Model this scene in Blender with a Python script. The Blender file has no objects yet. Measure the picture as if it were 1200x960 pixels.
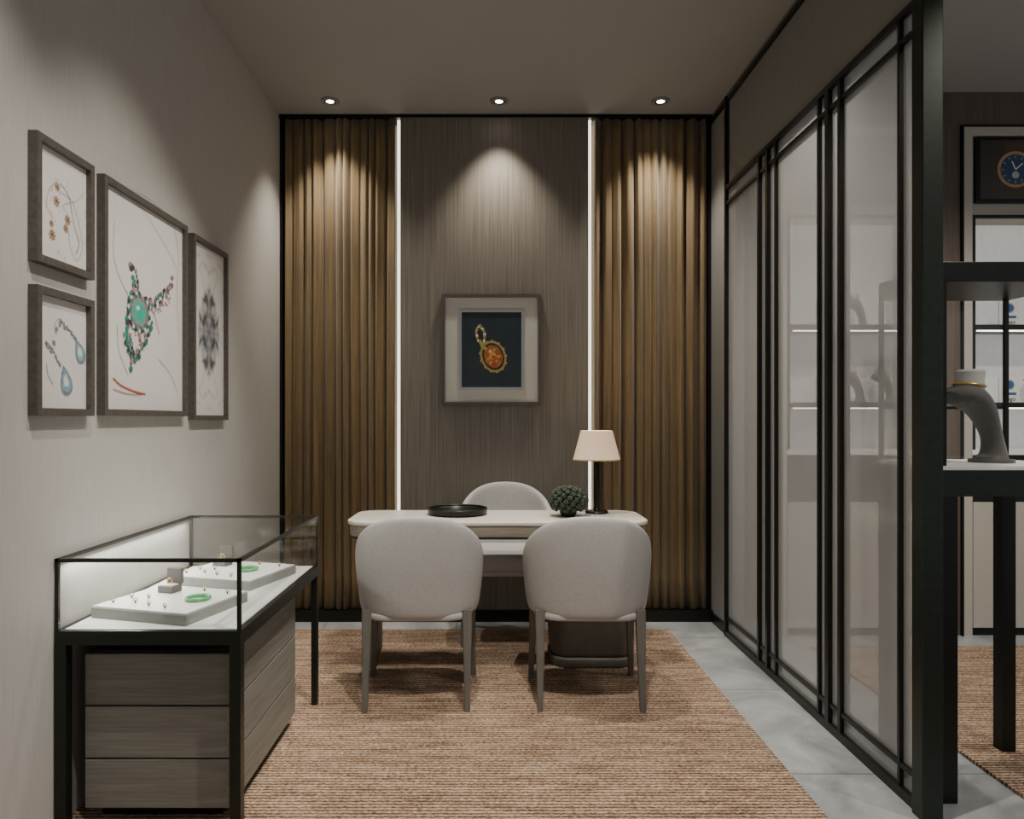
import bpy, bmesh, math, random
from mathutils import Vector, Matrix
random.seed(4)
F=850.0; CU=575.0; CV=492.0; EYE=1.25
XL=-1.315; XR=1.375; YB=4.62; H=3.147
# ------------------------------------------------------------ materials
def newmat(name):
    m=bpy.data.materials.new(name); m.use_nodes=True
    nt=m.node_tree; b=nt.nodes['Principled BSDF']; return m,nt,b
def plain(name,c,rough=.5,metal=0,emit=None,es=0,sheen=0,spec=.5,nscale=40,namt=.06,bump=0):
    m,nt,b=newmat(name)
    tc=nt.nodes.new('ShaderNodeTexCoord'); n=nt.nodes.new('ShaderNodeTexNoise')
    n.inputs['Scale'].default_value=nscale; n.inputs['Detail'].default_value=4
    nt.links.new(tc.outputs['Object'],n.inputs['Vector'])
    r=nt.nodes.new('ShaderNodeValToRGB')
    r.color_ramp.elements[0].position=.3; r.color_ramp.elements[1].position=.7
    r.color_ramp.elements[0].color=(*[max(0,v*(1-namt)) for v in c],1)
    r.color_ramp.elements[1].color=(*[min(1,v*(1+namt)) for v in c],1)
    nt.links.new(n.outputs['Fac'],r.inputs['Fac']); nt.links.new(r.outputs['Color'],b.inputs['Base Color'])
    b.inputs['Roughness'].default_value=rough; b.inputs['Metallic'].default_value=metal
    b.inputs['Specular IOR Level'].default_value=spec
    b.inputs['Sheen Weight'].default_value=sheen
    if emit: 
        b.inputs['Emission Color'].default_value=(*emit,1); b.inputs['Emission Strength'].default_value=es
    if bump:
        bp=nt.nodes.new('ShaderNodeBump'); bp.inputs['Strength'].default_value=bump; bp.inputs['Distance'].default_value=.004
        nt.links.new(n.outputs['Fac'],bp.inputs['Height']); nt.links.new(bp.outputs['Normal'],b.inputs['Normal'])
    return m
def grain(name,c1,c2,scale,rough=.55,bump=.15,detail=6,sheen=0,lo=.3,hi=.7,dist=.002,c3=None):
    m,nt,b=newmat(name)
    tc=nt.nodes.new('ShaderNodeTexCoord'); mp=nt.nodes.new('ShaderNodeMapping')
    mp.inputs['Scale'].default_value=scale
    n=nt.nodes.new('ShaderNodeTexNoise'); n.inputs['Scale'].default_value=1; n.inputs['Detail'].default_value=detail; n.inputs['Roughness'].default_value=.65
    nt.links.new(tc.outputs['Object'],mp.inputs['Vector']); nt.links.new(mp.outputs['Vector'],n.inputs['Vector'])
    r=nt.nodes.new('ShaderNodeValToRGB')
    r.color_ramp.elements[0].position=lo; r.color_ramp.elements[1].position=hi
    r.color_ramp.elements[0].color=(*c1,1); r.color_ramp.elements[1].color=(*c2,1)
    nt.links.new(n.outputs['Fac'],r.inputs['Fac']); nt.links.new(r.outputs['Color'],b.inputs['Base Color'])
    bp=nt.nodes.new('ShaderNodeBump'); bp.inputs['Strength'].default_value=bump; bp.inputs['Distance'].default_value=dist
    nt.links.new(n.outputs['Fac'],bp.inputs['Height']); nt.links.new(bp.outputs['Normal'],b.inputs['Normal'])
    b.inputs['Roughness'].default_value=rough; b.inputs['Sheen Weight'].default_value=sheen
    return m
def emis(name,c,s):
    m=bpy.data.materials.new(name); m.use_nodes=True; nt=m.node_tree
    for n in list(nt.nodes): nt.nodes.remove(n)
    o=nt.nodes.new('ShaderNodeOutputMaterial'); e=nt.nodes.new('ShaderNodeEmission')
    e.inputs[0].default_value=(*c,1); e.inputs[1].default_value=s
    nt.links.new(e.outputs[0],o.inputs[0]); return m
def facing(nt,lo,hi,pw=5):
    N=nt.nodes.new; L=nt.links.new
    lw=N('ShaderNodeLayerWeight'); lw.inputs[0].default_value=.5
    p=N('ShaderNodeMath'); p.operation='POWER'; p.inputs[1].default_value=pw; L(lw.outputs['Facing'],p.inputs[0])
    m=N('ShaderNodeMath'); m.operation='MULTIPLY_ADD'; m.inputs[1].default_value=hi; m.inputs[2].default_value=lo; L(p.outputs[0],m.inputs[0]); return m
def glassmat(name,tint=(.97,.98,.975)):
    m=bpy.data.materials.new(name); m.use_nodes=True; nt=m.node_tree
    for n in list(nt.nodes): nt.nodes.remove(n)
    o=nt.nodes.new('ShaderNodeOutputMaterial'); t=nt.nodes.new('ShaderNodeBsdfTransparent'); g=nt.nodes.new('ShaderNodeBsdfGlossy')
    t.inputs[0].default_value=(*tint,1); g.inputs['Roughness'].default_value=.02
    fr=facing(nt,.025,.5)
    mx=nt.nodes.new('ShaderNodeMixShader')
    nt.links.new(fr.outputs[0],mx.inputs[0]); nt.links.new(t.outputs[0],mx.inputs[1]); nt.links.new(g.outputs[0],mx.inputs[2])
    nt.links.new(mx.outputs[0],o.inputs[0]); return m
def frosted(name):
    m=bpy.data.materials.new(name); m.use_nodes=True; nt=m.node_tree
    for n in list(nt.nodes): nt.nodes.remove(n)
    N=nt.nodes.new; L=nt.links.new
    o=N('ShaderNodeOutputMaterial'); t=N('ShaderNodeBsdfTransparent'); t.inputs[0].default_value=(.88,.88,.88,1)
    d=N('ShaderNodeBsdfDiffuse'); d.inputs[0].default_value=(.60,.595,.58,1)
    tr=N('ShaderNodeBsdfTranslucent'); tr.inputs[0].default_value=(.8,.795,.78,1)
    g=N('ShaderNodeBsdfGlossy'); g.inputs['Roughness'].default_value=.06
    tc=N('ShaderNodeTexCoord'); w=N('ShaderNodeTexWave'); w.wave_type='BANDS'; w.bands_direction='Z'; w.inputs['Scale'].default_value=45
    w2=N('ShaderNodeTexWave'); w2.bands_direction='Y'; w2.inputs['Scale'].default_value=30
    L(tc.outputs['Object'],w.inputs['Vector']); L(tc.outputs['Object'],w2.inputs['Vector'])
    mm=N('ShaderNodeMath'); mm.operation='ADD'; L(w.outputs['Fac'],mm.inputs[0]); L(w2.outputs['Fac'],mm.inputs[1])
    mr=N('ShaderNodeMapRange'); mr.inputs['From Max'].default_value=2; mr.inputs['To Min'].default_value=.33; mr.inputs['To Max'].default_value=.43
    L(mm.outputs[0],mr.inputs['Value'])
    a=N('ShaderNodeMixShader'); a.inputs[0].default_value=.5; L(d.outputs[0],a.inputs[1]); L(tr.outputs[0],a.inputs[2])
    b=N('ShaderNodeMixShader'); L(mr.outputs['Result'],b.inputs[0]); L(t.outputs[0],b.inputs[1]); L(a.outputs[0],b.inputs[2])
    fr=facing(nt,.02,.35)
    c=N('ShaderNodeMixShader'); L(fr.outputs[0],c.inputs[0]); L(b.outputs[0],c.inputs[1]); L(g.outputs[0],c.inputs[2])
    L(c.outputs[0],o.inputs[0]); return m
def carpetmat():
    m,nt,b=newmat('woven_carpet'); N=nt.nodes.new; L=nt.links.new
    tc=N('ShaderNodeTexCoord'); mp=N('ShaderNodeMapping'); L(tc.outputs['Object'],mp.inputs['Vector'])
    w=N('ShaderNodeTexWave'); w.bands_direction='Y'; w.inputs['Scale'].default_value=17; w.inputs['Distortion'].default_value=2.5; w.inputs['Detail'].default_value=3; w.inputs['Detail Scale'].default_value=6
    L(mp.outputs[0],w.inputs['Vector'])
    mp2=N('ShaderNodeMapping'); mp2.inputs['Scale'].default_value=(70,140,1); L(tc.outputs['Object'],mp2.inputs['Vector'])
    n=N('ShaderNodeTexNoise'); n.inputs['Scale'].default_value=1; n.inputs['Detail'].default_value=5; n.inputs['Roughness'].default_value=.8; L(mp2.outputs[0],n.inputs['Vector'])
    mp3=N('ShaderNodeMapping'); mp3.inputs['Scale'].default_value=(5,26,1); L(tc.outputs['Object'],mp3.inputs['Vector'])
    n3=N('ShaderNodeTexNoise'); n3.inputs['Scale'].default_value=1; n3.inputs['Detail'].default_value=3; L(mp3.outputs[0],n3.inputs['Vector'])
    a=N('ShaderNodeMath'); a.operation='MULTIPLY_ADD'; a.inputs[1].default_value=.19; L(w.outputs['Fac'],a.inputs[0]); 
    s=N('ShaderNodeMath'); s.operation='MULTIPLY_ADD'; s.inputs[1].default_value=.85; L(n.outputs['Fac'],s.inputs[0]); 
    s3=N('ShaderNodeMath'); s3.operation='MULTIPLY'; s3.inputs[1].default_value=.26; L(n3.outputs['Fac'],s3.inputs[0])
    L(s3.outputs[0],s.inputs[2]); L(s.outputs[0],a.inputs[2])
    r=N('ShaderNodeValToRGB'); e=r.color_ramp.elements
    e[0].position=.50; e[0].color=(.070,.043,.028,1); e[1].position=.80; e[1].color=(.66,.53,.40,1)
    k=r.color_ramp.elements.new(.64); k.color=(.265,.162,.104,1)
    L(a.outputs[0],r.inputs['Fac']); L(r.outputs['Color'],b.inputs['Base Color'])
    bp=N('ShaderNodeBump'); bp.inputs['Strength'].default_value=.8; bp.inputs['Distance'].default_value=.006
    L(a.outputs[0],bp.inputs['Height']); L(bp.outputs[0],b.inputs['Normal']); b.inputs['Roughness'].default_value=.95
    b.inputs['Specular IOR Level'].default_value=.1
    return m
def tilemat():
    m,nt,b=newmat('grey_stone_tile'); N=nt.nodes.new; L=nt.links.new
    tc=N('ShaderNodeTexCoord'); n=N('ShaderNodeTexNoise'); n.inputs['Scale'].default_value=3; n.inputs['Detail'].default_value=9; n.inputs['Roughness'].default_value=.65; n.inputs['Distortion'].default_value=.8
    L(tc.outputs['Object'],n.inputs['Vector'])
    r=N('ShaderNodeValToRGB'); r.color_ramp.elements[0].position=.35; r.color_ramp.elements[1].position=.7
    r.color_ramp.elements[0].color=(.25,.265,.27,1); r.color_ramp.elements[1].color=(.48,.50,.50,1)
    L(n.outputs['Fac'],r.inputs['Fac'])
    br=N('ShaderNodeTexBrick'); br.offset=0; br.inputs['Scale'].default_value=1; br.inputs['Brick Width'].default_value=.8; br.inputs['Row Height'].default_value=.8; br.inputs['Mortar Size'].default_value=.003
    br.inputs['Color1'].default_value=(1,1,1,1); br.inputs['Color2'].default_value=(1,1,1,1); br.inputs['Mortar'].default_value=(.4,.4,.4,1)
    L(tc.outputs['Object'],br.inputs['Vector'])
    mx=N('ShaderNodeMixRGB'); mx.blend_type='MULTIPLY'; mx.inputs[0].default_value=1; L(r.outputs[0],mx.inputs[1]); L(br.outputs[0],mx.inputs[2])
    L(mx.outputs[0],b.inputs['Base Color']); b.inputs['Roughness'].default_value=.35
    return m
def marblemat():
    m,nt,b=newmat('marble_print'); N=nt.nodes.new; L=nt.links.new
    tc=N('ShaderNodeTexCoord'); sx=N('ShaderNodeSeparateXYZ'); L(tc.outputs['Object'],sx.inputs[0])
    ab=N('ShaderNodeMath'); ab.operation='ABSOLUTE'; L(sx.outputs['Y'],ab.inputs[0])
    az=N('ShaderNodeMath'); az.operation='ABSOLUTE'; L(sx.outputs['Z'],az.inputs[0])
    cb=N('ShaderNodeCombineXYZ'); L(ab.outputs[0],cb.inputs[1]); L(az.outputs[0],cb.inputs[2])
    n=N('ShaderNodeTexNoise'); n.inputs['Scale'].default_value=7; n.inputs['Detail'].default_value=9; n.inputs['Distortion'].default_value=2.0; L(cb.outputs[0],n.inputs['Vector'])
    mp=N('ShaderNodeMapping'); mp.inputs['Scale'].default_value=(1,8.0,5.0); L(tc.outputs['Object'],mp.inputs[0])
    ln=N('ShaderNodeVectorMath'); ln.operation='LENGTH'; L(mp.outputs[0],ln.inputs[0])
    mr=N('ShaderNodeMapRange'); mr.inputs['From Min'].default_value=.85; mr.inputs['From Max'].default_value=1.05; mr.inputs['To Min'].default_value=-.17; mr.inputs['To Max'].default_value=.12
    L(ln.outputs['Value'],mr.inputs['Value'])
    ad=N('ShaderNodeMath'); L(n.outputs['Fac'],ad.inputs[0]); L(mr.outputs[0],ad.inputs[1])
    r=N('ShaderNodeValToRGB'); r.color_ramp.elements[0].position=.22; r.color_ramp.elements[1].position=.60
    r.color_ramp.elements[0].color=(.06,.075,.09,1); r.color_ramp.elements[1].color=(.70,.68,.65,1)
    L(ad.outputs[0],r.inputs[0]); L(r.outputs[0],b.inputs['Base Color']); b.inputs['Roughness'].default_value=.5
    return m
M={}
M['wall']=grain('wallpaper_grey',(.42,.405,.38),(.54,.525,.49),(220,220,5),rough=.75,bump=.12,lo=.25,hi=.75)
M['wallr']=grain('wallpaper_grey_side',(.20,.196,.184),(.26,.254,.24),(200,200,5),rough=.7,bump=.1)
M['ceil']=plain('ceiling_paint',(.36,.348,.328),.85,namt=.02,nscale=3)
M['panel']=grain('taupe_veneer',(.115,.102,.082),(.24,.215,.178),(110,110,1.6),rough=.5,bump=.25,lo=.3,hi=.7)
M['brownwall']=grain('brown_wallcover',(.085,.064,.048),(.135,.104,.082),(90,90,2),rough=.6)
M['tile']=tilemat(); M['carpet']=carpetmat()
M['black']=plain('black_metal',(.017,.018,.016),.35,.6,namt=.1)
M['blackg']=plain('dark_bronze',(.030,.036,.029),.35,.7,namt=.1)
M['curtain']=grain('gold_brown_velvet',(.070,.043,.016),(.27,.182,.075),(170,170,2.5),rough=.7,bump=.3,sheen=.25,lo=.25,hi=.75)
M['cab']=grain('grey_oak',(.14,.137,.12),(.25,.243,.215),(3,3,90),rough=.5,bump=.2)
M['frame']=grain('frame_wood',(.060,.054,.046),(.115,.103,.09),(60,60,60),rough=.5)
M['white']=plain('white_lacquer',(.80,.79,.77),.4,namt=.02)
M['paper']=plain('art_paper',(.70,.68,.65),.7,namt=.03,nscale=8)
M['mat']=plain('mat_board',(.62,.61,.58),.8,namt=.01)
M['chair']=grain('grey_leather',(.38,.375,.365),(.46,.455,.44),(90,90,90),rough=.6,bump=.15)
M['leg']=grain('taupe_leg_wood',(.10,.093,.08),(.155,.144,.125),(60,60,4),rough=.45)
M['tabletop']=plain('cream_tabletop',(.66,.625,.56),.35,namt=.04,nscale=6)
M['tablewood']=grain('table_wood',(.19,.165,.135),(.32,.28,.23),(6,60,90),rough=.45)
M['stone']=plain('pedestal_stone',(.13,.117,.097),.6,namt=.1,nscale=20)
M['glass']=glassmat('clear_glass'); M['frost']=frosted('mesh_laminated_glass')
M['led']=emis('led_white',(1,.93,.82),6); M['ledwall']=emis('led_cove',(1,.90,.74),2.6)
M['lampglow']=emis('downlight_glow',(1,.9,.75),20)
M['shade']=plain('lamp_shade_linen',(.62,.50,.40),.8,emit=(1,.62,.36),es=.36,namt=.05,nscale=60)
M['plant']=plain('dark_green_leaf',(.034,.048,.028),.6,namt=.6,nscale=60)
M['gold']=plain('gold',(.75,.5,.15),.3,.9,namt=.05)
M['jade']=plain('jade',(.08,.38,.13),.25,namt=.2,nscale=80)
M['teal']=plain('teal_ink',(.03,.24,.19),.5,namt=.3,nscale=80)
M['tealc']=plain('teal_cabochon',(.05,.42,.32),.4,namt=.1)
M['pink']=plain('rose_ink',(.42,.20,.21),.5,namt=.3,nscale=80)
M['red']=plain('red_ink',(.50,.10,.06),.5)
M['ink']=plain('dark_ink',(.05,.05,.06),.6)
M['grey']=plain('pencil_grey',(.40,.37,.35),.7)
M['rosegold']=plain('rose_gold_paint',(.46,.24,.13),.5,namt=.35,nscale=120)
M['goldp']=plain('gold_paint',(.40,.31,.09),.4,namt=.4,nscale=120)
M['amber']=plain('amber_gem',(.38,.10,.012),.2,namt=.5,nscale=60)
M['amber2']=plain('amber_gem_light',(.68,.30,.06),.2,namt=.3,nscale=60)
M['tealbg']=plain('dark_teal_print',(.016,.029,.036),.4,namt=.2,nscale=4)
M['blue']=plain('aquamarine_paint',(.22,.42,.52),.4,namt=.25,nscale=60)
M['silver']=plain('silver',(.45,.45,.44),.35,.8)
M['bluegrey']=plain('steel_ink',(.22,.25,.28),.5,namt=.3,nscale=80)
M['dial']=plain('blue_dial',(.02,.06,.14),.3); M['strap']=plain('strap_brown',(.07,.04,.03),.5)
M['poster']=plain('poster_dark',(.045,.034,.028),.4,namt=.3,nscale=3)
M['cream']=plain('cream_lacquer',(.44,.41,.355),.5,namt=.02)
M['niche']=plain('niche_white_glow',(.64,.63,.61),.5,emit=(1,.97,.93),es=.22)  # white panel with its own glow, imitating light inside the shelves
M['bust']=plain('grey_velvet_bust',(.105,.102,.096),.8,sheen=.15,namt=.08,nscale=90)
M['busttop']=plain('bust_collar_linen',(.5,.49,.47),.7)
M['boxg']=plain('ring_box_grey',(.12,.115,.11),.6)
M['trayshade']=plain('tray_side_shade',(.25,.247,.24),.7)  # grey painted on as the shadow along the tray sides
M['cardblue']=plain('card_blue',(.05,.12,.30),.4)

# ------------------------------------------------------------ helpers
col=bpy.context.scene.collection
def group(name,loc=(0,0,0),rz=0):
    e=bpy.data.objects.new(name,None); e.empty_display_size=.1; e.location=loc; e.rotation_euler[2]=rz; col.objects.link(e); return e
def fin(name,me,mat,parent=None,loc=(0,0,0),smooth=False,local=False):
    o=bpy.data.objects.new(name,me); col.objects.link(o)
    if mat is not None:
        for m in (mat if isinstance(mat,(list,tuple)) else [mat]): me.materials.append(m)
    o.location=loc
    if parent:
        o.parent=parent
        if not local: o.location=Vector(loc)-parent.location
    if smooth:
        for p in me.polygons: p.use_smooth=True
    return o
def box(name,x0,x1,y0,y1,z0,z1,mat,parent=None,bevel=0,local=False,seg=2):
    bm=bmesh.new(); bmesh.ops.create_cube(bm,size=1)
    bmesh.ops.scale(bm,vec=(x1-x0,y1-y0,z1-z0),verts=bm.verts)
    if bevel: bmesh.ops.bevel(bm,geom=bm.edges[:],offset=bevel,segments=seg,profile=.5,affect='EDGES')
    me=bpy.data.meshes.new(name); bm.to_mesh(me); bm.free()
    return fin(name,me,mat,parent,((x0+x1)/2,(y0+y1)/2,(z0+z1)/2),local=local)
def lathe(name,prof,mat,loc,parent=None,n=40,smooth=True,local=False,sx=1,sy=1):
    vs=[];fs=[]
    for r,z in prof:
        for i in range(n):
            a=2*math.pi*i/n; vs.append((r*math.cos(a)*sx,r*math.sin(a)*sy,z))
    for j in range(len(prof)-1):
        for i in range(n):
            k=(i+1)%n; fs.append((j*n+i,j*n+k,(j+1)*n+k,(j+1)*n+i))
    if prof[0][0]>1e-5: fs.append(tuple(range(n))[::-1])
    if prof[-1][0]>1e-5: fs.append(tuple((len(prof)-1)*n+i for i in range(n)))
    me=bpy.data.meshes.new(name); me.from_pydata(vs,[],fs); me.update()
    o=fin(name,me,mat,parent,loc,smooth=smooth,local=local)
    m=o.modifiers.new('es','EDGE_SPLIT'); m.split_angle=math.radians(40)
    return o
def rslab(name,x0,x1,y0,y1,z0,z1,r,mat,parent=None,bev=.004,local=False,n=10):
    cx,cy=(x0+x1)/2,(y0+y1)/2; w,d=(x1-x0)/2,(y1-y0)/2; pts=[]
    for (sx,sy,a0) in ((1,1,0),(-1,1,90),(-1,-1,180),(1,-1,270)):
        for i in range(n+1):
            a=math.radians(a0+90*i/n); pts.append((sx*(w-r)+r*math.cos(a),sy*(d-r)+r*math.sin(a)))
    bm=bmesh.new(); vs=[bm.verts.new((x,y,-(z1-z0)/2)) for x,y in pts]; f=bm.faces.new(vs)
    e=bmesh.ops.extrude_face_region(bm,geom=[f]); up=[v for v in e['geom'] if isinstance(v,bmesh.types.BMVert)]
    bmesh.ops.translate(bm,vec=(0,0,z1-z0),verts=up)
    bmesh.ops.recalc_face_normals(bm,faces=bm.faces)
    if bev:
        ed=[e for e in bm.edges if abs(e.verts[0].co.z-e.verts[1].co.z)<1e-6]
        bmesh.ops.bevel(bm,geom=ed,offset=bev,segments=3,profile=.5,affect='EDGES')
    me=bpy.data.meshes.new(name); bm.to_mesh(me); bm.free()
    for p in me.polygons: p.use_smooth=True
    o=fin(name,me,mat,parent,(cx,cy,(z0+z1)/2),local=local); m=o.modifiers.new('es','EDGE_SPLIT'); m.split_angle=math.radians(35); return o
def taper(name,p0,p1,s0,s1,mat,parent,local=True):
    bm=bmesh.new(); rings=[]
    for p,s in ((p0,s0),(((Vector(p0)+Vector(p1))/2),(s0*.45+s1*.55)),(p1,s1)):
        rings.append([bm.verts.new((p[0]+sx*s,p[1]+sy*s,p[2])) for sx,sy in ((-1,-1),(1,-1),(1,1),(-1,1))])
    for a,b in zip(rings,rings[1:]):
        for i in range(4): bm.faces.new((a[i],a[(i+1)%4],b[(i+1)%4],b[i]))
    bm.faces.new(rings[0]); bm.faces.new(rings[-1][::-1]); bmesh.ops.recalc_face_normals(bm,faces=bm.faces)
    ve=[e for e in bm.edges if abs(e.verts[0].co.z-e.verts[1].co.z)>.01]
    bmesh.ops.bevel(bm,geom=ve,offset=min(s0,s1)*.5,segments=3,profile=.5,affect='EDGES')
    me=bpy.data.meshes.new(name); bm.to_mesh(me); bm.free()
    return fin(name,me,mat,parent,(0,0,0),smooth=False,local=local)
def torus(name,R,r,mat,loc,parent,rot=(0,0,0),n=32,k=8,local=False):
    vs=[];fs=[]
    for i in range(n):
        a=2*math.pi*i/n
        for j in range(k):
            b=2*math.pi*j/k; vs.append(((R+r*math.cos(b))*math.cos(a),(R+r*math.cos(b))*math.sin(a),r*math.sin(b)))
    for i in range(n):
        for j in range(k): fs.append((i*k+j,((i+1)%n)*k+j,((i+1)%n)*k+(j+1)%k,i*k+(j+1)%k))
    me=bpy.data.meshes.new(name); me.from_pydata(vs,[],fs)
    o=fin(name,me,mat,parent,loc,smooth=True,local=local); o.rotation_euler=rot; return o
class Art:
    """flat printed artwork on a plane: points in (a,b) plane metres"""
    def __init__(s,origin,right,up,normal):
        s.o=Vector(origin);s.r=Vector(right);s.u=Vector(up);s.n=Vector(normal);s.v=[];s.f=[];s.mi=[];s.m=[];s.h=.0006
    def _m(s,m):
        if m not in s.m: s.m.append(m)
        return s.m.index(m)
    def poly(s,pts,m):
        s.h+=.000012; b=len(s.v)
        for a,c in pts: s.v.append(s.r*a+s.u*c+s.n*s.h)
        s.f.append(tuple(range(b,b+len(pts)))); s.mi.append(s._m(m))
    def ell(s,a,c,ra,rc,m,n=20,rot=0):
        cs,sn=math.cos(rot),math.sin(rot)
        s.poly([(a+ra*math.cos(t)*cs-rc*math.sin(t)*sn, c+ra*math.cos(t)*sn+rc*math.sin(t)*cs) for t in [2*math.pi*i/n for i in range(n)]],m)
    def line(s,pts,w,m):
        for (a,b),(c,d) in zip(pts,pts[1:]):
            l=math.hypot(c-a,d-b) or 1e-6; nx,ny=-(d-b)/l*w/2,(c-a)/l*w/2
            s.poly([(a+nx,b+ny),(a-nx,b-ny),(c-nx,d-ny),(c+nx,d+ny)],m)
    def beads(s,pts,r,ms,step,jit=0):
        i=0
        for (a,b),(c,d) in zip(pts,pts[1:]):
            l=math.hypot(c-a,d-b); k=max(1,int(l/step))
            for q in range(k):
                t=q/k; s.ell(a+(c-a)*t+random.uniform(-jit,jit),b+(d-b)*t+random.uniform(-jit,jit),r*random.uniform(.6,1.1),r*random.uniform(.6,1.1),ms[i%len(ms)],10); i+=1
    def done(s,name,parent):
        me=bpy.data.meshes.new(name); me.from_pydata(s.v,[],s.f); 
        for m in s.m: me.materials.append(m)
        for p,i in zip(me.polygons,s.mi): p.material_index=i
        o=bpy.data.objects.new(name,me); col.objects.link(o); o.parent=parent; o.location=s.o-parent.location; return o
def smoothpath(p,n=8):
    out=[]
    for i in range(len(p)-1):
        p0=p[max(i-1,0)];p1=p[i];p2=p[i+1];p3=p[min(i+2,len(p)-1)]
        for k in range(n):
            t=k/n; out.append(tuple(.5*((2*p1[d])+(-p0[d]+p2[d])*t+(2*p0[d]-5*p1[d]+4*p2[d]-p3[d])*t*t+(-p0[d]+3*p1[d]-3*p2[d]+p3[d])*t**3) for d in range(len(p1))))
    out.append(tuple(p[-1])); return out

# ------------------------------------------------------------ room shell
YF=-1.2; XE=4.2; YS=4.2
UN=((1.66,2.50),(2.73,3.52)); ZU=2.94
box('floor',XL-.1,XE,YF,YB+.1,-.1,0,M['tile'])
box('ceiling',XL-.1,XE,YF,YB+.1,H,H+.1,M['ceil'])
box('wall_left',XL-.1,XL,YF,YB+.1,0,H,M['wall'])
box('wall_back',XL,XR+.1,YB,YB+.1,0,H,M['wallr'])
g=group('wall_shop_back',(2.6,YS,0))
box('header',XR+.1,XE,YS,YS+.3,ZU+.012,H,M['brownwall'],g)
box('pier_1',XR+.1,UN[0][0]-.012,YS,YS+.3,0,ZU+.012,M['brownwall'],g)
box('pier_2',UN[0][1]+.012,UN[1][0]-.012,YS,YS+.3,0,ZU+.012,M['brownwall'],g)
box('pier_3',UN[1][1]+.012,XE,YS,YS+.3,0,ZU+.012,M['brownwall'],g)
wr=group('wall_right',(XR,4.4,0))
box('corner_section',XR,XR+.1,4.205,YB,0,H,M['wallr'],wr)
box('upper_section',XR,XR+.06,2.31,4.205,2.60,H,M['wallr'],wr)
# area rugs
box('woven_rug',XL+.002,1.05,.6,4.29,.0,.012,M['carpet'])
box('woven_rug',1.755,4.0,.6,3.97,.0,.012,M['carpet'])
# trim
box('trim_1',XR-.012,XR+.0,2.31,YB-.001,3.085,3.115,M['black'])
box('trim_2',XL,XR,4.50,YB,H-.022,H,M['black'])
box('trim_3',XR-.022,XR,4.52,YB,.075,H-.024,M['black'])
box('trim_4',XL,XL+.018,4.52,YB,.075,H-.024,M['black'])
box('baseboard_back',XL,XR,4.48,YB,0,.07,M['black'])
box('baseboard_right',XR-.012,XR,4.225,4.478,0,.06,M['black'])

# central wood panel with LED edges
p=group('wood_wall_panel',(.02,4.55,0))
box('veneer_panel',-.560,.605,4.49,4.60,.072,H-.024,M['panel'],p,bevel=.002)
box('led_strip_left',-.584,-.562,4.535,4.60,.072,H-.024,M['ledwall'],p)
box('led_strip_right',.607,.629,4.535,4.60,.072,H-.024,M['ledwall'],p)

# curtains
def curtain(x0,x1,ph):
    nx=320;nz=16;nf=12;vs=[];fs=[];zt=H-.026;zb=.075
    rs=[random.uniform(.65,1.15) for _ in range(40)]
    for j in range(nz+1):
        t=j/nz; z=zb+(zt-zb)*t
        for i in range(nx+1):
            s=i/nx
            ww=nf*(s+.020*math.sin(9*s+ph)+.012*math.sin(23*s+ph*2)+.003*math.sin(4*t+7*s))+1
            k=int(ww); fr=ww-k; am=.036*(rs[k%40]*(1-fr)+rs[(k+1)%40]*fr)
            w=2*math.pi*ww
            y=4.535+am*math.sin(w+ph)+.007*math.sin(2.3*w+1)
            x=x0+(x1-x0)*s+.014*math.sin(w*1+ph+1.3)*min(1,s*20,(1-s)*20)
            vs.append((x-(x0+x1)/2,y-4.535,z-(zb+zt)/2))
    for j in range(nz):
        for i in range(nx):
            a=j*(nx+1)+i; fs.append((a,a+1,a+nx+2,a+nx+1))
    me=bpy.data.meshes.new('curtain'); me.from_pydata(vs,[],fs)
    o=fin('curtain',me,M['curtain'],None,((x0+x1)/2,4.535,(zb+zt)/2),smooth=True)
    s=o.modifiers.new('s','SOLIDIFY'); s.thickness=.004
curtain(-1.29,-.594,.3); curtain(.639,1.348,1.1)

# downlights
for x,y in ((-.954,4.31),(.05,4.31),(1.01,4.31)):
    g=group('recessed_downlight',(x,y,H))
    lathe('trim_ring',[(.034,-.001),(.054,-.001),(.054,-.008),(.048,-.012),(.038,-.010),(.034,-.001)],M['wallr'],(x,y,H),g)
    lathe('baffle',[(.034,-.002),(.034,-.0075),(.024,-.0075),(.024,-.002)],M['black'],(x,y,H),g)
    lathe('lens',[(.023,-.006),(.0,-.0055)],M['lampglow'],(x,y,H),g)

# ------------------------------------------------------------ partition
g=group('sliding_glass_partition',(XR,3.2,0))
pt=M['black']
X0,X1=XR-.022,XR+.022
box('track_top',X0,X1,2.31,4.2,2.575,2.598,pt,g)
box('rail_top',X0+.005,X1-.005,2.31,4.2,2.49,2.508,pt,g)
box('track_floor',X0,X1,2.31,4.2,0,.035,pt,g)
box('rail_bottom',X0+.005,X1-.005,2.31,4.2,.098,.114,pt,g)
box('jamb_wall',X0,X1,4.18,4.203,0,3.115,pt,g)
i=0
for y,w,xx in ((3.675,.022,0),(3.565,.028,0),(3.465,.016,.004),(3.01,.016,.004),(2.925,.03,0),(2.825,.022,.002),(2.415,.014,.004)):
    i+=1; box('stile_%d'%i,X0+xx,X1-xx,y-w/2,y+w/2,.035,2.575,pt,g)
i=0
for a,b in ((4.18,3.675),(3.665,3.565),(3.555,3.01),(3.0,2.925),(2.915,2.31)):
    i+=1; box('glass_pane_%d'%i,XR-.004,XR+.004,b,a,.03,2.58,M['frost'],g)
box('end_post',XR-.035,XR+.030,2.25,2.31,0,H,M['blackg'],g,bevel=.003)

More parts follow.
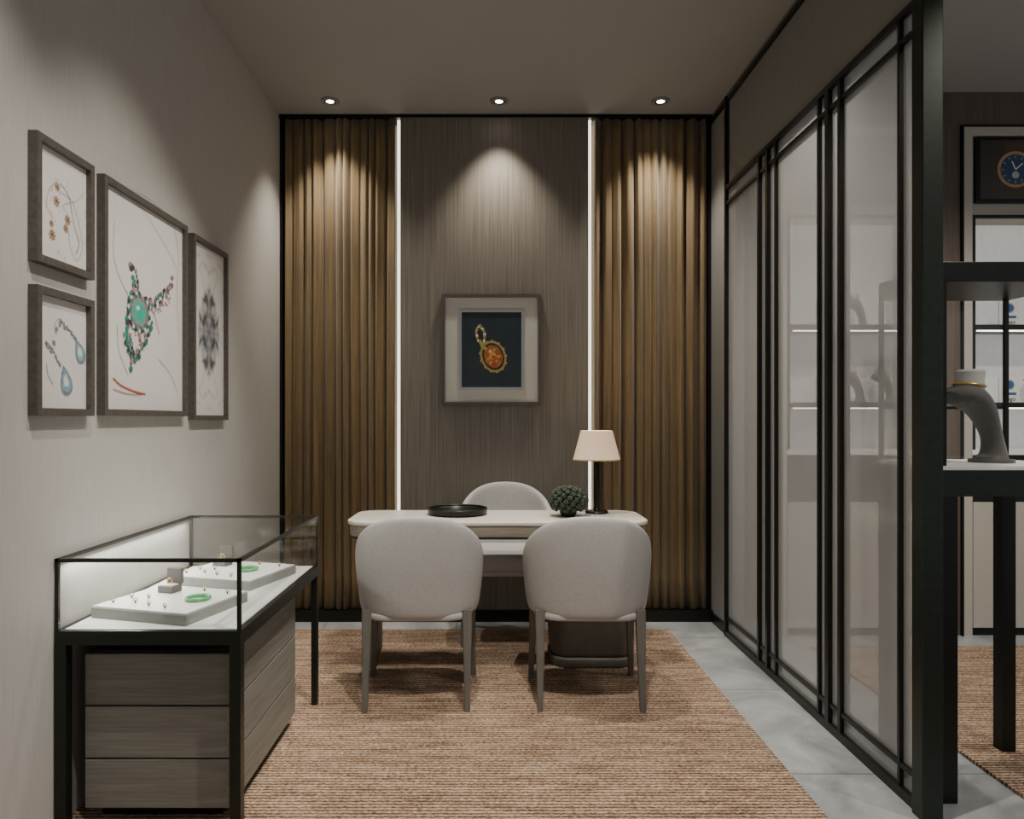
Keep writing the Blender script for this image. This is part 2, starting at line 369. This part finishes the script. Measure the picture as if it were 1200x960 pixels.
# ------------------------------------------------------------ pictures, left wall
def lframe(name,y0,y1,z0,z1,fw=.022):
    g=group(name,(XL,(y0+y1)/2,(z0+z1)/2)); xa,xb=XL+.001,XL+.028
    box('frame_top',xa,xb,y0,y1,z1-fw,z1,M['frame'],g); box('frame_bottom',xa,xb,y0,y1,z0,z0+fw,M['frame'],g)
    box('frame_near',xa,xb,y0,y0+fw,z0+fw,z1-fw,M['frame'],g); box('frame_far',xa,xb,y1-fw,y1,z0+fw,z1-fw,M['frame'],g)
    return g
XP=XL+.012
def pL(u,v):
    y=F*(-XP)/(CU-u); return (y,EYE+(CV-v)*y/F)
def lart(): return Art((XP,0,0),(0,1,0),(0,0,1),(1,0,0))
def paperL(g,y0,y1,z0,z1,m): box('paper',XL+.002,XP,y0+.02,y1-.02,z0+.02,z1-.02,m,g)
P=lambda *q:[pL(*k) for k in q]
# 1 gold jewellery
Y0=2.060
g=lframe('framed_jewelry_picture',Y0,2.358,1.703,2.074); paperL(g,Y0,2.358,1.703,2.074,M['paper'])
A=lart()
for u,v,s in ((67,219,5),(66,236,6),(79,258,6),(77,268,5),(60,262,4),(61,275,6)):
    yy,zz=pL(u,v); d=s*.0019
    for k in range(8):
        a=k*2*math.pi/8
        A.ell(yy+d*math.cos(a),zz+d*math.sin(a),d*.5,d*.32,[M['rosegold'],M['goldp'],M['pink']][k%3],10,a)
    A.ell(yy,zz,d*.5,d*.5,M['silver'],10); A.ell(yy,zz,d*.25,d*.25,M['ink'],8)
A.line(smoothpath(P((72,226),(84,236),(92,262),(96,290),(90,305),(82,290),(80,270))),.0018,M['grey'])
A.line(smoothpath(P((70,215),(80,230),(86,262),(92,285),(88,298))),.0018,M['ink'])
A.line(smoothpath(P((62,255),(54,240),(57,222),(66,212))),.0018,M['rosegold'])
A.line(smoothpath(P((78,250),(74,240),(90,235),(98,225))),.0016,M['goldp'])
for k in range(34):
    yy,zz=pL(random.uniform(58,100),random.uniform(205,308)); A.ell(yy,zz,.0018,.0018,M['ink'],6)
A.done('print',g)
# 2 earrings
g=lframe('framed_jewelry_picture',Y0,2.358,1.262,1.636); paperL(g,Y0,2.358,1.262,1.636,M['paper'])
A=lart()
def drop(A,cu,cv,s,m1,m2,rot):
    y0,z0=pL(cu,cv)
    for sc,m in ((1.0,m1),(.72,m2),(.4,M['paper'])):
        pts=[]
        for i in range(28):
            t=2*math.pi*i/28; r=s*sc; x=r*.85*math.sin(t)*abs(math.sin(t/2))**1.1; zc=r*math.cos(t)
            pts.append((x,zc))
        c,sn=math.cos(rot),math.sin(rot)
        A.poly([(y0+x*c-z*sn,z0+x*sn+z*c) for x,z in pts],m)
for path in (((70,376),(80,386),(86,394),(90,400)),((54,402),(60,408),(66,420),(71,430))):
    A.beads(smoothpath(P(*path),4),.0065,[M['bluegrey'],M['silver'],M['bluegrey']],.012,.002)
drop(A,93,412,.042,M['bluegrey'],M['blue'],.5); drop(A,77,446,.048,M['bluegrey'],M['blue'],.3)
for u,v in ((70,380),(76,384),(66,386),(56,406),(60,411),(63,402)):
    yy,zz=pL(u,v); A.ell(yy,zz,.010,.007,M['bluegrey'],10,random.random()*3)
A.line(smoothpath(P((66,392),(64,380),(69,373))),.002,M['bluegrey']); A.line(smoothpath(P((54,425),(56,440),(62,450))),.002,M['bluegrey'])
A.done('print',g)
# 3 necklace sketch
g=lframe('framed_necklace_sketch',2.420,3.085,1.264,2.072); paperL(g,2.420,3.085,1.264,2.072,M['paper'])
A=lart()
for q in (((160,238),(178,262),(200,300),(207,316)),((134,260),(133,300),(142,330),(150,345)),((203,262),(209,300),(207,340),(210,400)),((137,380),(139,410),(150,440)),((185,420),(200,440),(209,465)),((140,228),(165,222),(190,240))):
    A.line(smoothpath(P(*q)),.0025,M['grey'])
A.line(smoothpath(P((132,443),(142,452),(158,459),(170,462))),.006,M['red']); A.line(smoothpath(P((132,456),(147,461),(165,463))),.003,M['red'])
A.line(P((176,348),(186,392)),.003,M['red'])
T=[M['teal'],M['pink'],M['ink'],M['teal']]
A.beads(smoothpath(P((152,312),(157,330),(153,348),(151,368),(150,392),(154,412),(160,420)),5),.012,T,.007,.014)
A.beads(smoothpath(P((156,314),(160,332),(160,350)),5),.009,[M['teal'],M['ink'],M['pink']],.007,.010)
A.beads(smoothpath(P((166,350),(176,356),(188,350),(196,338),(203,324)),5),.011,[M['pink'],M['teal'],M['ink']],.007,.014)
A.beads(smoothpath(P((174,362),(184,362),(196,352),(200,335)),5),.008,[M['pink'],M['grey'],M['paper']],.007,.009)
A.beads(smoothpath(P((176,378),(172,395),(163,410),(158,424),(152,432)),5),.011,T,.007,.015)
A.beads(smoothpath(P((146,395),(150,410),(156,422)),5),.010,[M['teal'],M['teal'],M['ink']],.008,.012)
A.beads(smoothpath(P((160,385),(164,398),(160,412)),5),.009,[M['pink'],M['paper'],M['pink']],.008,.014)
yy,zz=pL(162,366); A.ell(yy,zz,.085,.072,M['teal'],24)
for k in range(44):
    a=k*2*math.pi/44; q=.072+.01*(k%2); A.ell(yy+q*math.cos(a),zz+q*.85*math.sin(a),.008,.008,[M['pink'],M['paper'],M['teal'],M['ink']][k%4],8)
A.ell(yy,zz,.060,.052,M['pink'],24); A.ell(yy,zz,.050,.043,M['tealc'],24); A.ell(yy-.012,zz+.014,.014,.008,M['paper'],12)
A.done('print',g)
# 4 marble print
g=lframe('framed_marble_print',3.150,3.56,1.248,2.062); paperL(g,3.150,3.56,1.248,2.062,marblemat())

# ------------------------------------------------------------ pendant picture on the back panel
yf=4.489; kk=F/(yf-.02)
def pB(u,v,y=yf-.012): return ((u-CU)*y/F, EYE+(CV-v)*y/F)
x0,z1=pB(518,345); x1,z0=pB(634,475)
g=group('framed_pendant_picture',((x0+x1)/2,yf,(z0+z1)/2))
fw=.02
box('frame_top',x0,x1,yf-.03,yf,z1-fw,z1,M['frame'],g); box('frame_bottom',x0,x1,yf-.03,yf,z0,z0+fw,M['frame'],g)
box('frame_left',x0,x0+fw,yf-.03,yf,z0+fw,z1-fw,M['frame'],g); box('frame_right',x1-fw,x1,yf-.03,yf,z0+fw,z1-fw,M['frame'],g)
box('mat_board',x0+.015,x1-.015,yf-.012,yf-.001,z0+.015,z1-.015,M['mat'],g)
a0,b1=pB(538,363); a1,b0=pB(614,457); w=.016
box('inner_frame_top',a0,a1,yf-.02,yf-.012,b1-w,b1,M['silver'],g); box('inner_frame_bottom',a0,a1,yf-.02,yf-.012,b0,b0+w,M['silver'],g)
box('inner_frame_left',a0,a0+w,yf-.02,yf-.012,b0+w,b1-w,M['silver'],g); box('inner_frame_right',a1-w,a1,yf-.02,yf-.012,b0+w,b1-w,M['silver'],g)
box('pendant_print',a0+w,a1-w,yf-.015,yf-.0125,b0+w,b1-w,M['tealbg'],g)
A=Art((0,yf-.0152,0),(1,0,0),(0,0,1),(0,-1,0))
Q=lambda *q:[pB(*k) for k in q]
cx,cz=pB(578,418)
rot=math.radians(20)
A.ell(cx,cz,.074,.094,M['goldp'],30,rot)
for k in range(26):
    a=k*2*math.pi/26; X=.074*math.cos(a);Z=.094*math.sin(a); s=.007+.005*(k%2)
    A.ell(cx+X*math.cos(rot)-Z*math.sin(rot),cz+X*math.sin(rot)+Z*math.cos(rot),s,s,M['goldp'],10)
A.ell(cx,cz,.066,.086,M['tealbg'],30,rot); A.ell(cx,cz,.056,.072,M['amber'],30,rot)
for k in range(9):
    a=k*2*math.pi/9; A.ell(cx+.030*math.cos(a),cz+.042*math.sin(a),.014,.010,[M['amber2'],M['amber'],M['goldp']][k%3],5,a)
A.ell(cx-.004,cz+.004,.022,.026,M['amber2'],7,rot); A.ell(cx+.004,cz-.006,.012,.014,M['amber'],6); A.ell(cx-.02,cz+.03,.008,.006,M['white'],8)
A.beads(smoothpath(Q((562,382),(558,388),(560,398),(566,402),(568,392),(563,382)),5),.010,[M['goldp'],M['goldp'],M['white']],.007,.003)
A.beads(smoothpath(Q((563,400),(566,406),(570,409)),3),.013,[M['goldp']],.01,.003)
A.done('pendant_art',g)

# ------------------------------------------------------------ desk
ZC=.012
g=group('reception_desk',(.03,3.77,ZC))
rslab('desk_top',-.715,.785,3.53,4.0,.732,.752,.11,M['tabletop'],g,bev=.005)
rslab('desk_apron',-.705,.775,3.54,3.99,.675,.732,.105,M['tablewood'],g,bev=.003)
rslab('desk_inlay',-.7,.77,3.545,3.985,.664,.675,.10,M['blackg'],g,bev=0)
rslab('pedestal_right',.31,.72,3.62,3.92,.06,.664,.09,M['stone'],g,bev=.02)
rslab('pedestal_plinth',.30,.73,3.61,3.93,ZC,.06,.095,M['stone'],g,bev=.01)
box('side_panel_left',-.62,-.585,3.6,3.93,ZC,.664,M['stone'],g,bevel=.008)
box('back_rail',-.59,.32,3.95,3.965,.60,.666,M['blackg'],g)  # dark colour chosen to deepen the shade under the desk
ZT=.752
# dish
g=group('black_tray',(-.175,3.83,ZT))
lathe('dish',[(.0,.004),(.10,.004),(.135,.006),(.145,.024),(.152,.030),(.158,.028),(.155,.008),(.14,.0),(.0,.0)],M['black'],(-.175,3.83,ZT),g,n=56)
torus('rim',.153,.006,M['blackg'],(-.175,3.83,ZT+.03),g,n=56)
# lamp
lx,ly=.565,3.87
g=group('table_lamp',(lx,ly,ZT))
lathe('base',[(.0,0),(.06,0),(.062,.006),(.058,.014),(.02,.02),(.015,.03),(.0,.03)],M['black'],(lx,ly,ZT),g)
lathe('stem',[(.017,.02),(.017,.30),(.006,.305),(.006,.34)],M['black'],(lx,ly,ZT),g)
lathe('shade',[(.125,.285),(.084,.44),(.081,.44),(.121,.285)],M['shade'],(lx,ly,ZT),g,n=48)
lathe('shade_trim',[(.125,.283),(.1265,.283),(.1255,.289),(.124,.289)],M['goldp'],(lx,ly,ZT),g,n=48)
lathe('bulb',[(.0,.33),(.018,.34),(.025,.36),(.018,.385),(.0,.395)],emis('bulb_warm',(1,.7,.42),12),(lx,ly,ZT),g)
# flower ball
px,py=.40,3.74
g=group('succulent_plant',(px,py,ZT))
lathe('pot',[(.0,0),(.032,0),(.045,.02),(.042,.05),(.034,.06),(.0,.06)],M['black'],(px,py,ZT),g)
bm=bmesh.new(); cnt=85
for i in range(cnt):
    zz=1-1.75*(i+.5)/cnt; rr=math.sqrt(max(0,1-zz*zz)); a=i*2.39996
    d=Vector((rr*math.cos(a),rr*math.sin(a),zz)); c=Vector((d.x*.092,d.y*.092,d.z*.062+.085)); q=d.to_track_quat('Z','Y')
    for k in range(6):
        b=k*math.pi/3+i
        m=Matrix.Translation(c)@q.to_matrix().to_4x4()@Matrix.Rotation(b,4,'Z')@Matrix.Translation((.008,0,.004))@Matrix.Rotation(-.7,4,'Y')@Matrix.Diagonal((.0095,.006,.011,1))
        bmesh.ops.create_icosphere(bm,subdivisions=1,radius=1,matrix=m)
    bmesh.ops.create_icosphere(bm,subdivisions=1,radius=.006,matrix=Matrix.Translation(c+d*.010))
bmesh.ops.create_icosphere(bm,subdivisions=2,radius=1,matrix=Matrix.Translation((0,0,.085))@Matrix.Diagonal((.085,.085,.056,1)))
me=bpy.data.meshes.new('foliage'); bm.to_mesh(me); bm.free(); fin('foliage',me,M['plant'],g,(px,py,ZT),smooth=True)

# ------------------------------------------------------------ chairs
def chair(cx,cy,rz,sc=1,zt=.838):
    g=group('upholstered_armchair',(cx,cy,ZC),rz); g.scale=(sc,sc,sc)
    plan=[]
    a,b=.291,.262
    for yy in (.20,.15,.09,.03): plan.append((-a+.014*(yy/.2)**2,yy,-90-yy*100,0.0))
    nb=24
    for i in range(nb+1):
        ph=math.radians(-90+180*i/nb); s=math.sin(ph); c=math.cos(ph)
        plan.append((a*math.copysign(abs(s)**.85,s),-b*abs(c)**.85,math.degrees(ph),c))
    for yy in (.03,.09,.15,.20): plan.append((a-.014*(yy/.2)**2,yy,90+yy*100,0.0))
    def top(c,y):
        if c>1e-4: return .65+(zt-.65)*c**.85
        return .65-.10*max(0,y)/.2*1.0
    th=.05
    def nrm(i):
        p0=plan[max(i-1,0)];p1=plan[min(i+1,len(plan)-1)]
        t=Vector((p1[0]-p0[0],p1[1]-p0[1],0)).normalized(); return Vector((-t.y,t.x,0))
    rows=[]
    for i,(x,y,ph,c) in enumerate(plan):
        zt_=top(c,y); n=nrm(i)
        if n.dot(Vector((-x,-.0-y*.3,0)))<0 and c>.05: n=-n
        if c<=.05: n=Vector((-math.copysign(1,x),0,0))
        col_=[]
        zb=.385
        prof=[(0,.036),(.012,.016),(.05,.006),(.25,.002),(.5,.0),(.75,.0),(.93,.003),(.985,.012),(1.0,.026),(.985,.040),(.93,th),(.7,th+.004),(.4,th+.01),(.15,th+.012)]
        for f,ins in prof:
            z=zb+(zt_-zb)*f; lean=-.045*max(0,(z-.45)/.4)*c
            k=max(0,(.64-z)/.25)
            col_.append((x*(1-.07*k)+n.x*ins,y*(1-.07*k)+n.y*ins+lean,z))
        rows.append(col_)
    vs=[v for r in rows for v in r]; k=len(rows[0]); fs=[]
    for i in range(len(rows)-1):
        for j in range(k): fs.append((i*k+j,(i+1)*k+j,(i+1)*k+(j+1)%k,i*k+(j+1)%k))
    fs.append(tuple(range(k))[::-1]); fs.append(tuple((len(rows)-1)*k+j for j in range(k)))
    me=bpy.data.meshes.new('back_shell'); me.from_pydata(vs,[],fs)
    bm=bmesh.new(); bm.from_mesh(me); bmesh.ops.recalc_face_normals(bm,faces=bm.faces); bm.to_mesh(me); bm.free()
    o=fin('back_shell',me,M['chair'],g,local=True,smooth=True)
    s=o.modifiers.new('sub','SUBSURF'); s.levels=1; s.render_levels=2
    rslab('seat_cushion',-.232,.232,-.20,.24,.40,.50,.10,M['chair'],g,bev=.03,local=True)
    rslab('seat_base',-.238,.238,-.215,.22,.378,.41,.12,M['chair'],g,bev=.012,local=True)
    for n,(x0,y0,x1,y1) in enumerate(((-.215,-.165,-.217,-.22),(.215,-.165,.217,-.22),(-.228,.17,-.242,.22),(.228,.17,.242,.22))):
        taper('leg_%d'%(n+1),(x0,y0,.42 if n<2 else .40),(x1,y1,0),.022,.012,M['leg'],g)
    return g
chair(-.32,3.295,.02); chair(.432,3.295,-.02); chair(.09,4.18,math.pi,1.0,.86)

# ------------------------------------------------------------ jewellery counter (left)
x0,x1,y0,y1=XL+.004,-.752,2.18,3.17; zb0,zb1=.572,.614; zt=.832
g=group('jewelry_display_case',((x0+x1)/2,(y0+y1)/2,ZC)); K=M['blackg']; t=.026
for n,(xa,ya) in enumerate(((x0,y0),(x1-t*1.3,y0),(x0,y1-t),(x1-t,y1-t))):
    w=t*1.3 if ya==y0 else t
    box('leg_%d'%(n+1),xa,xa+w,ya,ya+w,ZC,zb0,K,g)
box('apron_front',x0,x1,y0,y0+.03,zb0,zb1,K,g); box('apron_back',x0,x1,y1-.03,y1,zb0,zb1,K,g)
box('apron_left',x0,x0+.03,y0+.03,y1-.03,zb0,zb1,K,g); box('apron_right',x1-.03,x1,y0+.03,y1-.03,zb0,zb1,K,g)
box('counter_deck',x0+.02,x1-.02,y0+.02,y1-.02,zb0+.01,zb1+.001,M['white'],g)
q=.011
for n,(xa,ya) in enumerate(((x0,y0),(x1-q,y0),(x0,y1-q),(x1-q,y1-q))): box('glass_post_%d'%(n+1),xa,xa+q,ya,ya+q,zb1,zt,K,g)
box('top_rail_front',x0,x1,y0,y0+q,zt-q,zt,K,g); box('top_rail_back',x0,x1,y1-q,y1,zt-q,zt,K,g)
box('top_rail_left',x0,x0+q,y0,y1,zt-q,zt,K,g); box('top_rail_right',x1-q,x1,y0,y1,zt-q,zt,K,g)
G=M['glass']
box('glass_top',x0+q,x1-q,y0+q,y1-q,zt-.005,zt-.001,G,g)
box('glass_front',x0+q,x1-q,y0+.003,y0+.007,zb1,zt-q,G,g); box('glass_right',x1-.007,x1-.003,y0+q,y1-q,zb1,zt-q,G,g)
box('glass_back',x0+q,x1-q,y1-.007,y1-.003,zb1,zt-q,G,g)
# LED tube in the wall-side top rail (real case lighting)
l=bpy.data.lights.new('case_led','AREA'); l.shape='RECTANGLE'; l.size=.012; l.size_y=.9; l.energy=3.2; l.color=(1,.95,.88)
o=bpy.data.objects.new('case_led',l); col.objects.link(o); o.parent=g; o.location=Vector((x0+.02,(y0+y1)/2,zt-.014))-g.location; o.rotation_euler=(0,math.radians(-25),0)
# drawer cabinet
cz=[.05,.205,.368,.53]
box('carcass',-1.245,-.815,2.25,2.965,.05,.535,M['black'],g)
box('plinth',-1.22,-.84,2.28,2.93,ZC,.05,M['black'],g)
for n in range(3):
    za,zb=cz[n]+.003,cz[n+1]-.003
    box('drawer_front_%d'%(n+1),-1.25,-.812,2.235,2.25,za,zb,M['cab'],g,bevel=.0015)
    box('drawer_side_%d'%(n+1),-.815,-.80,2.235,2.97,za,zb,M['cab'],g,bevel=.0015)
# trays
def tray(cx,cy,rz,box_at,bang_at):
    g=group('jewelry_tray',(cx,cy,zb1+.0012),rz)
    box('tray_base',-.18,.18,-.16,.16,.0,.034,M['trayshade'],g,bevel=.003,local=True)
    box('tray_pad',-.176,.176,-.156,.156,.034,.038,M['white'],g,bevel=.001,local=True)
    z=.038
    bx,by=box_at
    box('ring_box_base',bx-.03,bx+.03,by-.026,by+.026,z,z+.024,M['boxg'],g,bevel=.003,local=True)
    box('ring_box_lid',bx-.03,bx+.03,by+.020,by+.034,z+.024,z+.078,M['boxg'],g,bevel=.003,local=True)
    box('ring_box_lining',bx-.024,bx+.024,by-.018,by+.014,z+.0241,z+.027,M['white'],g,local=True)
    torus('boxed_ring',.010,.0022,M['gold'],(bx,by,z+.037),g,(math.pi/2,0,0),20,6,local=True)
    for n,(a,b) in enumerate(bang_at):
        torus('jade_bangle_%d'%(n+1),.036,.006,M['jade'],(a,b,z+.007),g,local=True)
    n=0
    for a,b in ((-.14,-.11),(-.07,-.09),(.0,-.11),(.07,-.12),(-.13,-.04),(.14,.1),(.04,.11),(-.07,-.03)):
        n+=1
        lathe('ring_post_%d'%n,[(.0025,0),(.0018,.010),(.0,.011)],M['ink'],(a,b,z),g,n=10,local=True)
        torus('ring_%d'%n,.006,.0016,M['gold'],(a,b,z+.010),g,(math.pi/2,0,random.random()),16,6,local=True)
tray(-1.065,2.43,-.28,(-.07,.07),[(.10,-.0)]); tray(-1.02,2.89,-.28,(-.10,.06),[(.06,.0)])

# ------------------------------------------------------------ shop side: tall bust case
g=group('necklace_display_case',(1.72,2.55,0)); x0,x1,y0,y1=1.470,1.955,2.36,2.75
for n,(xa,ya) in enumerate(((x0,y0),(x1-.05,y0),(x0,y1-.05),(x1-.05,y1-.05))):
    box('leg_%d'%(n+1),xa,xa+.05,ya,ya+.05,ZC if n%2 else 0,1.0,M['black'],g)
box('apron',x0,x1,y0,y1,1.0,1.085,M['blackg'],g); box('deck',x0,x1,y0,y1,1.085,1.10,M['white'],g,bevel=.002)
for n,(xa,ya) in enumerate(((x0,y0),(x1-.014,y0),(x0,y1-.014),(x1-.014,y1-.014))):
    box('post_%d'%(n+1),xa,xa+.014,ya,ya+.014,1.10,1.70,M['black'],g)
box('canopy',x0,x1,y0,y1,1.70,1.765,M['black'],g,bevel=.002)
box('mid_rail',x0,x1,y1-.01,y1,1.29,1.30,M['black'],g)
box('inner_post',1.70,1.712,y1-.012,y1,1.10,1.70,M['black'],g)
box('pane_back',x0+.014,x1-.014,y1-.004,y1-.001,1.101,1.69,G,g); box('pane_left',x0+.003,x0+.007,y0+.014,y1-.014,1.101,1.69,G,g)
# bust
def bust(cx,cy,cz,s=1,flip=1,name='necklace_bust'):
    g=group(name,(cx,cy,cz)); 
    path=[(.045,0,.0),(.052,0,.03),(.048,0,.08),(.034,0,.13),(.008,0,.185),(-.03,0,.225),(-.07,0,.235),(-.10,0,.225)]
    rad=[(.055,.065),(.038,.052),(.029,.045),(.030,.05),(.038,.065),(.044,.078),(.038,.08),(.022,.055)]
    pp=smoothpath(path,4); rr=smoothpath(rad,4); n=24; vs=[];fs=[]
    for i,p in enumerate(pp):
        a=Vector(pp[max(i-1,0)]);b=Vector(pp[min(i+1,len(pp)-1)]); t=(b-a).normalized(); s1=Vector((0,1,0)); s2=t.cross(s1)
        if i==0: s2=Vector((-1,0,0))
        for k in range(n):
            an=2*math.pi*k/n; v=Vector(p)+s2*math.cos(an)*rr[i][0]+s1*math.sin(an)*rr[i][1]; v.x*=flip; vs.append(v*s)
    for i in range(len(pp)-1):
        for k in range(n): fs.append((i*n+k,i*n+(k+1)%n,(i+1)*n+(k+1)%n,(i+1)*n+k))
    fs.append(tuple(range(n))); fs.append(tuple((len(pp)-1)*n+k for k in range(n)))
    me=bpy.data.meshes.new('neck_form'); me.from_pydata(vs,[],fs)
    bm=bmesh.new(); bm.from_mesh(me); bmesh.ops.recalc_face_normals(bm,faces=bm.faces); bm.to_mesh(me); bm.free()
    fin('neck_form',me,M['bust'],g,local=True,smooth=True)
    lathe('neck_top',[(.050*s,.235*s),(.044*s,.27*s),(.048*s,.318*s),(.042*s,.326*s),(0,.326*s)],M['busttop'],(-.032*s*flip,0,0),g,local=True)
    lathe('foot',[(.0,0),(.07*s,0),(.07*s,.012*s),(.0,.014*s)],M['bust'],(.045*s*flip,0,0),g,local=True)
    torus('necklace',.050*s,.004*s,M['gold'],(-.034*s*flip,0,.272*s),g,(0,.12,0),local=True)
    return g
bust(1.715,2.55,1.10,1.0)

# ------------------------------------------------------------ shop shelving units
def watch(A,cx,cz,r):
    A.poly([(cx-r*.55,cz+r*1.5),(cx+r*.55,cz+r*1.5),(cx+r*.7,cz),(cx-r*.7,cz)],M['strap']); A.poly([(cx-r*.55,cz-r*1.5),(cx+r*.55,cz-r*1.5),(cx+r*.7,cz),(cx-r*.7,cz)],M['strap'])
    A.ell(cx,cz,r,r,M['rosegold'],36); A.ell(cx,cz,r*.84,r*.84,M['dial'],36)
    for k in range(12):
        a=k*math.pi/6; A.line([(cx+r*.62*math.cos(a),cz+r*.62*math.sin(a)),(cx+r*.76*math.cos(a),cz+r*.76*math.sin(a))],r*.06,M['goldp'])
    A.ell(cx,cz-r*.3,r*.2,r*.2,M['silver'],18); A.line([(cx,cz),(cx+r*.4,cz+r*.35)],r*.06,M['white']); A.line([(cx,cz),(cx-r*.2,cz+r*.45)],r*.06,M['white'])
def unit(x0,x1,kind):
    yf=4.185; yb=4.44; g=group('shop_display_shelf',((x0+x1)/2,yf,0)); C=M['cream']; e=.05
    zt=ZU
    box('side_left',x0,x0+e,yf,yb,0,zt,C,g); box('side_right',x1-e,x1,yf,yb,0,zt,C,g); box('header',x0+e,x1-e,yf,yb,zt-.05,zt,C,g)
    box('edge_trim_left',x0-.010,x0,yf-.004,yf+.015,0,zt+.012,M['black'],g); box('edge_trim_top',x0,x1,yf-.004,yf+.015,zt,zt+.012,M['black'],g); box('edge_trim_right',x1,x1+.010,yf-.004,yf+.015,0,zt+.012,M['black'],g)
    pz0,pz1=2.505,2.885
    box('upper_back',x0+e,x1-e,yf+.03,yb,2.46,zt-.05,C,g)
    box('poster_frame',x0+e+.025,x1-e-.025,yf+.005,yf+.03,pz0,pz1,M['black'],g); box('poster_print',x0+e+.045,x1-e-.045,yf+.002,yf+.006,pz0+.02,pz1-.02,M['poster'],g)
    A=Art((0,yf+.002,0),(1,0,0),(0,0,1),(0,-1,0)); watch(A,x0+e+.25,(pz0+pz1)/2,.105); A.done('poster_art',g)
    n0,n1=1.077,2.433
    box('niche_back',x0+e,x1-e,yb-.02,yb,n0,n1,M['niche'],g)
    box('niche_frame_top',x0+e,x1-e,yf,yf+.02,n1-.02,n1,M['black'],g); box('niche_frame_left',x0+e,x0+e+.018,yf,yf+.02,n0,n1-.02,M['black'],g); box('niche_frame_right',x1-e-.018,x1-e,yf,yf+.02,n0,n1-.02,M['black'],g)
    box('niche_lid',x0+e,x1-e,yf+.02,yb-.02,2.435,2.46,C,g); box('led',x0+.1,x1-.1,yf+.03,yf+.04,2.425,2.434,M['led'],g)
    for n,z in enumerate((1.80,1.35)): 
        box('shelf_%d'%(n+1),x0+e,x1-e,yf+.005,yb-.02,z-.03,z,M['blackg'],g); box('shelf_led_%d'%(n+1),x0+.1,x1-.1,yf+.03,yf+.04,z-.036,z-.030,M['led'],g)
    box('niche_floor',x0+e,x1-e,yf,yb-.02,n0-.03,n0,M['white'],g)
    box('base_band',x0+e,x1-e,yf,yb,.78,n0-.03,M['black'],g)
    m=x0+.27
    box('base_carcass',x0+e,x1-e,yf+.02,yb,.05,.78,M['black'],g); box('kick',x0+e,x1-e,yf+.02,yb,0,.05,M['black'],g)
    box('door_left',x0+e+.005,m-.003,yf,yf+.02,.05,.775,C,g); box('door_right',m+.003,x1-e-.005,yf,yf+.02,.05,.775,C,g)
    for zz in (1.80,1.35):
        cxs=x0+e+.26
        c=group('advert_card',(cxs,yf+.07,zz+.0))
        box('card',-.06,.06,-.004,.004,0,.15,M['white'],c,local=True)
        A=Art((cxs,yf+.0655,zz),(1,0,0),(0,0,1),(0,-1,0)); A.ell(0,.105,.03,.03,M['silver'],20); A.ell(0,.105,.023,.023,M['cardblue'],20); A.poly([(-.02,.045),(.04,.045),(.04,.06),(-.02,.06)],M['cardblue']); A.done('card_art',c)
        cu=bpy.data.curves.new('logo_text','FONT'); cu.body='Logo'; cu.size=.035; cu.align_x='CENTER'; cu.extrude=.0003; cu.materials.append(M['ink'])
        to=bpy.data.objects.new('card_text',cu); col.objects.link(to); to.parent=c; to.location=(0,-.0055,.012); to.rotation_euler=(math.pi/2,0,0)
    return g
for n,(a,b) in enumerate(UN): unit(a,b,n)
bust(2.16,4.31,1.35,.66); bust(2.34,4.31,1.35,.66); bust(2.18,4.31,1.80,.6); bust(3.25,4.31,1.35,.6)

# ------------------------------------------------------------ lights
def spot(name,loc,tgt,e,size,blend=.6,c=(1,.93,.83),r=.03):
    l=bpy.data.lights.new(name,'SPOT'); l.energy=e; l.spot_size=math.radians(size); l.spot_blend=blend; l.color=c; l.shadow_soft_size=r
    o=bpy.data.objects.new(name,l); col.objects.link(o); o.location=loc
    o.rotation_euler=(Vector(tgt)-Vector(loc)).to_track_quat('-Z','Y').to_euler(); return o
for x in (-.954,.05,1.01): spot('downlight_spot',(x,4.31,H-.03),(x,4.36,0),80,84,.9,(1,.91,.79))
for x in (-.93,1.0): spot('added_curtain_wash',(x,3.55,H-.03),(x,4.5,1.35),42,44,1,(1,.90,.76))  # added washers with no fixture, to light the curtains lower down
spot('added_curtain_wash',(-.1,2.2,H-.03),(-1.3,2.70,1.25),108,60,1)
spot('added_curtain_wash',(-.1,3.0,H-.03),(-1.3,3.0,.85),80,56,1)
spot('added_curtain_wash',(-.55,1.5,H-.03),(-1.2,1.9,.4),100,76,.9)
spot('added_curtain_wash',(.05,3.1,H-.03),(.05,3.2,0),150,74,.8)
spot('added_curtain_wash',(.25,1.7,H-.03),(.25,2.3,0),225,84,.8)
spot('added_curtain_wash',(1.9,3.0,H-.03),(1.9,3.4,0),125,110,.8)
spot('added_curtain_wash',(2.6,2.6,H-.03),(2.6,3.4,1.0),105,100,.8)
spot('added_curtain_wash',(2.2,1.4,H-.03),(1.8,2.5,1.0),100,80,.8)
l=bpy.data.lights.new('lamp_bulb_light','POINT'); l.energy=2.0; l.color=(1,.66,.38); l.shadow_soft_size=.03
o=bpy.data.objects.new('lamp_bulb_light',l); col.objects.link(o); o.location=(lx,ly,ZT+.41)
w=bpy.data.worlds.new('World'); bpy.context.scene.world=w; w.use_nodes=True
w.node_tree.nodes['Background'].inputs[0].default_value=(.95,.98,1,1); w.node_tree.nodes['Background'].inputs[1].default_value=.36

# ------------------------------------------------------------ camera
c=bpy.data.cameras.new('camera'); co=bpy.data.objects.new('camera',c); col.objects.link(co)
co.location=(0,0,EYE); co.rotation_euler=(math.pi/2,0,0); c.sensor_width=36; c.sensor_fit='HORIZONTAL'; c.lens=F/1200*36
c.shift_x=25/1200; c.shift_y=12/1200; c.clip_start=.05
bpy.context.scene.camera=co
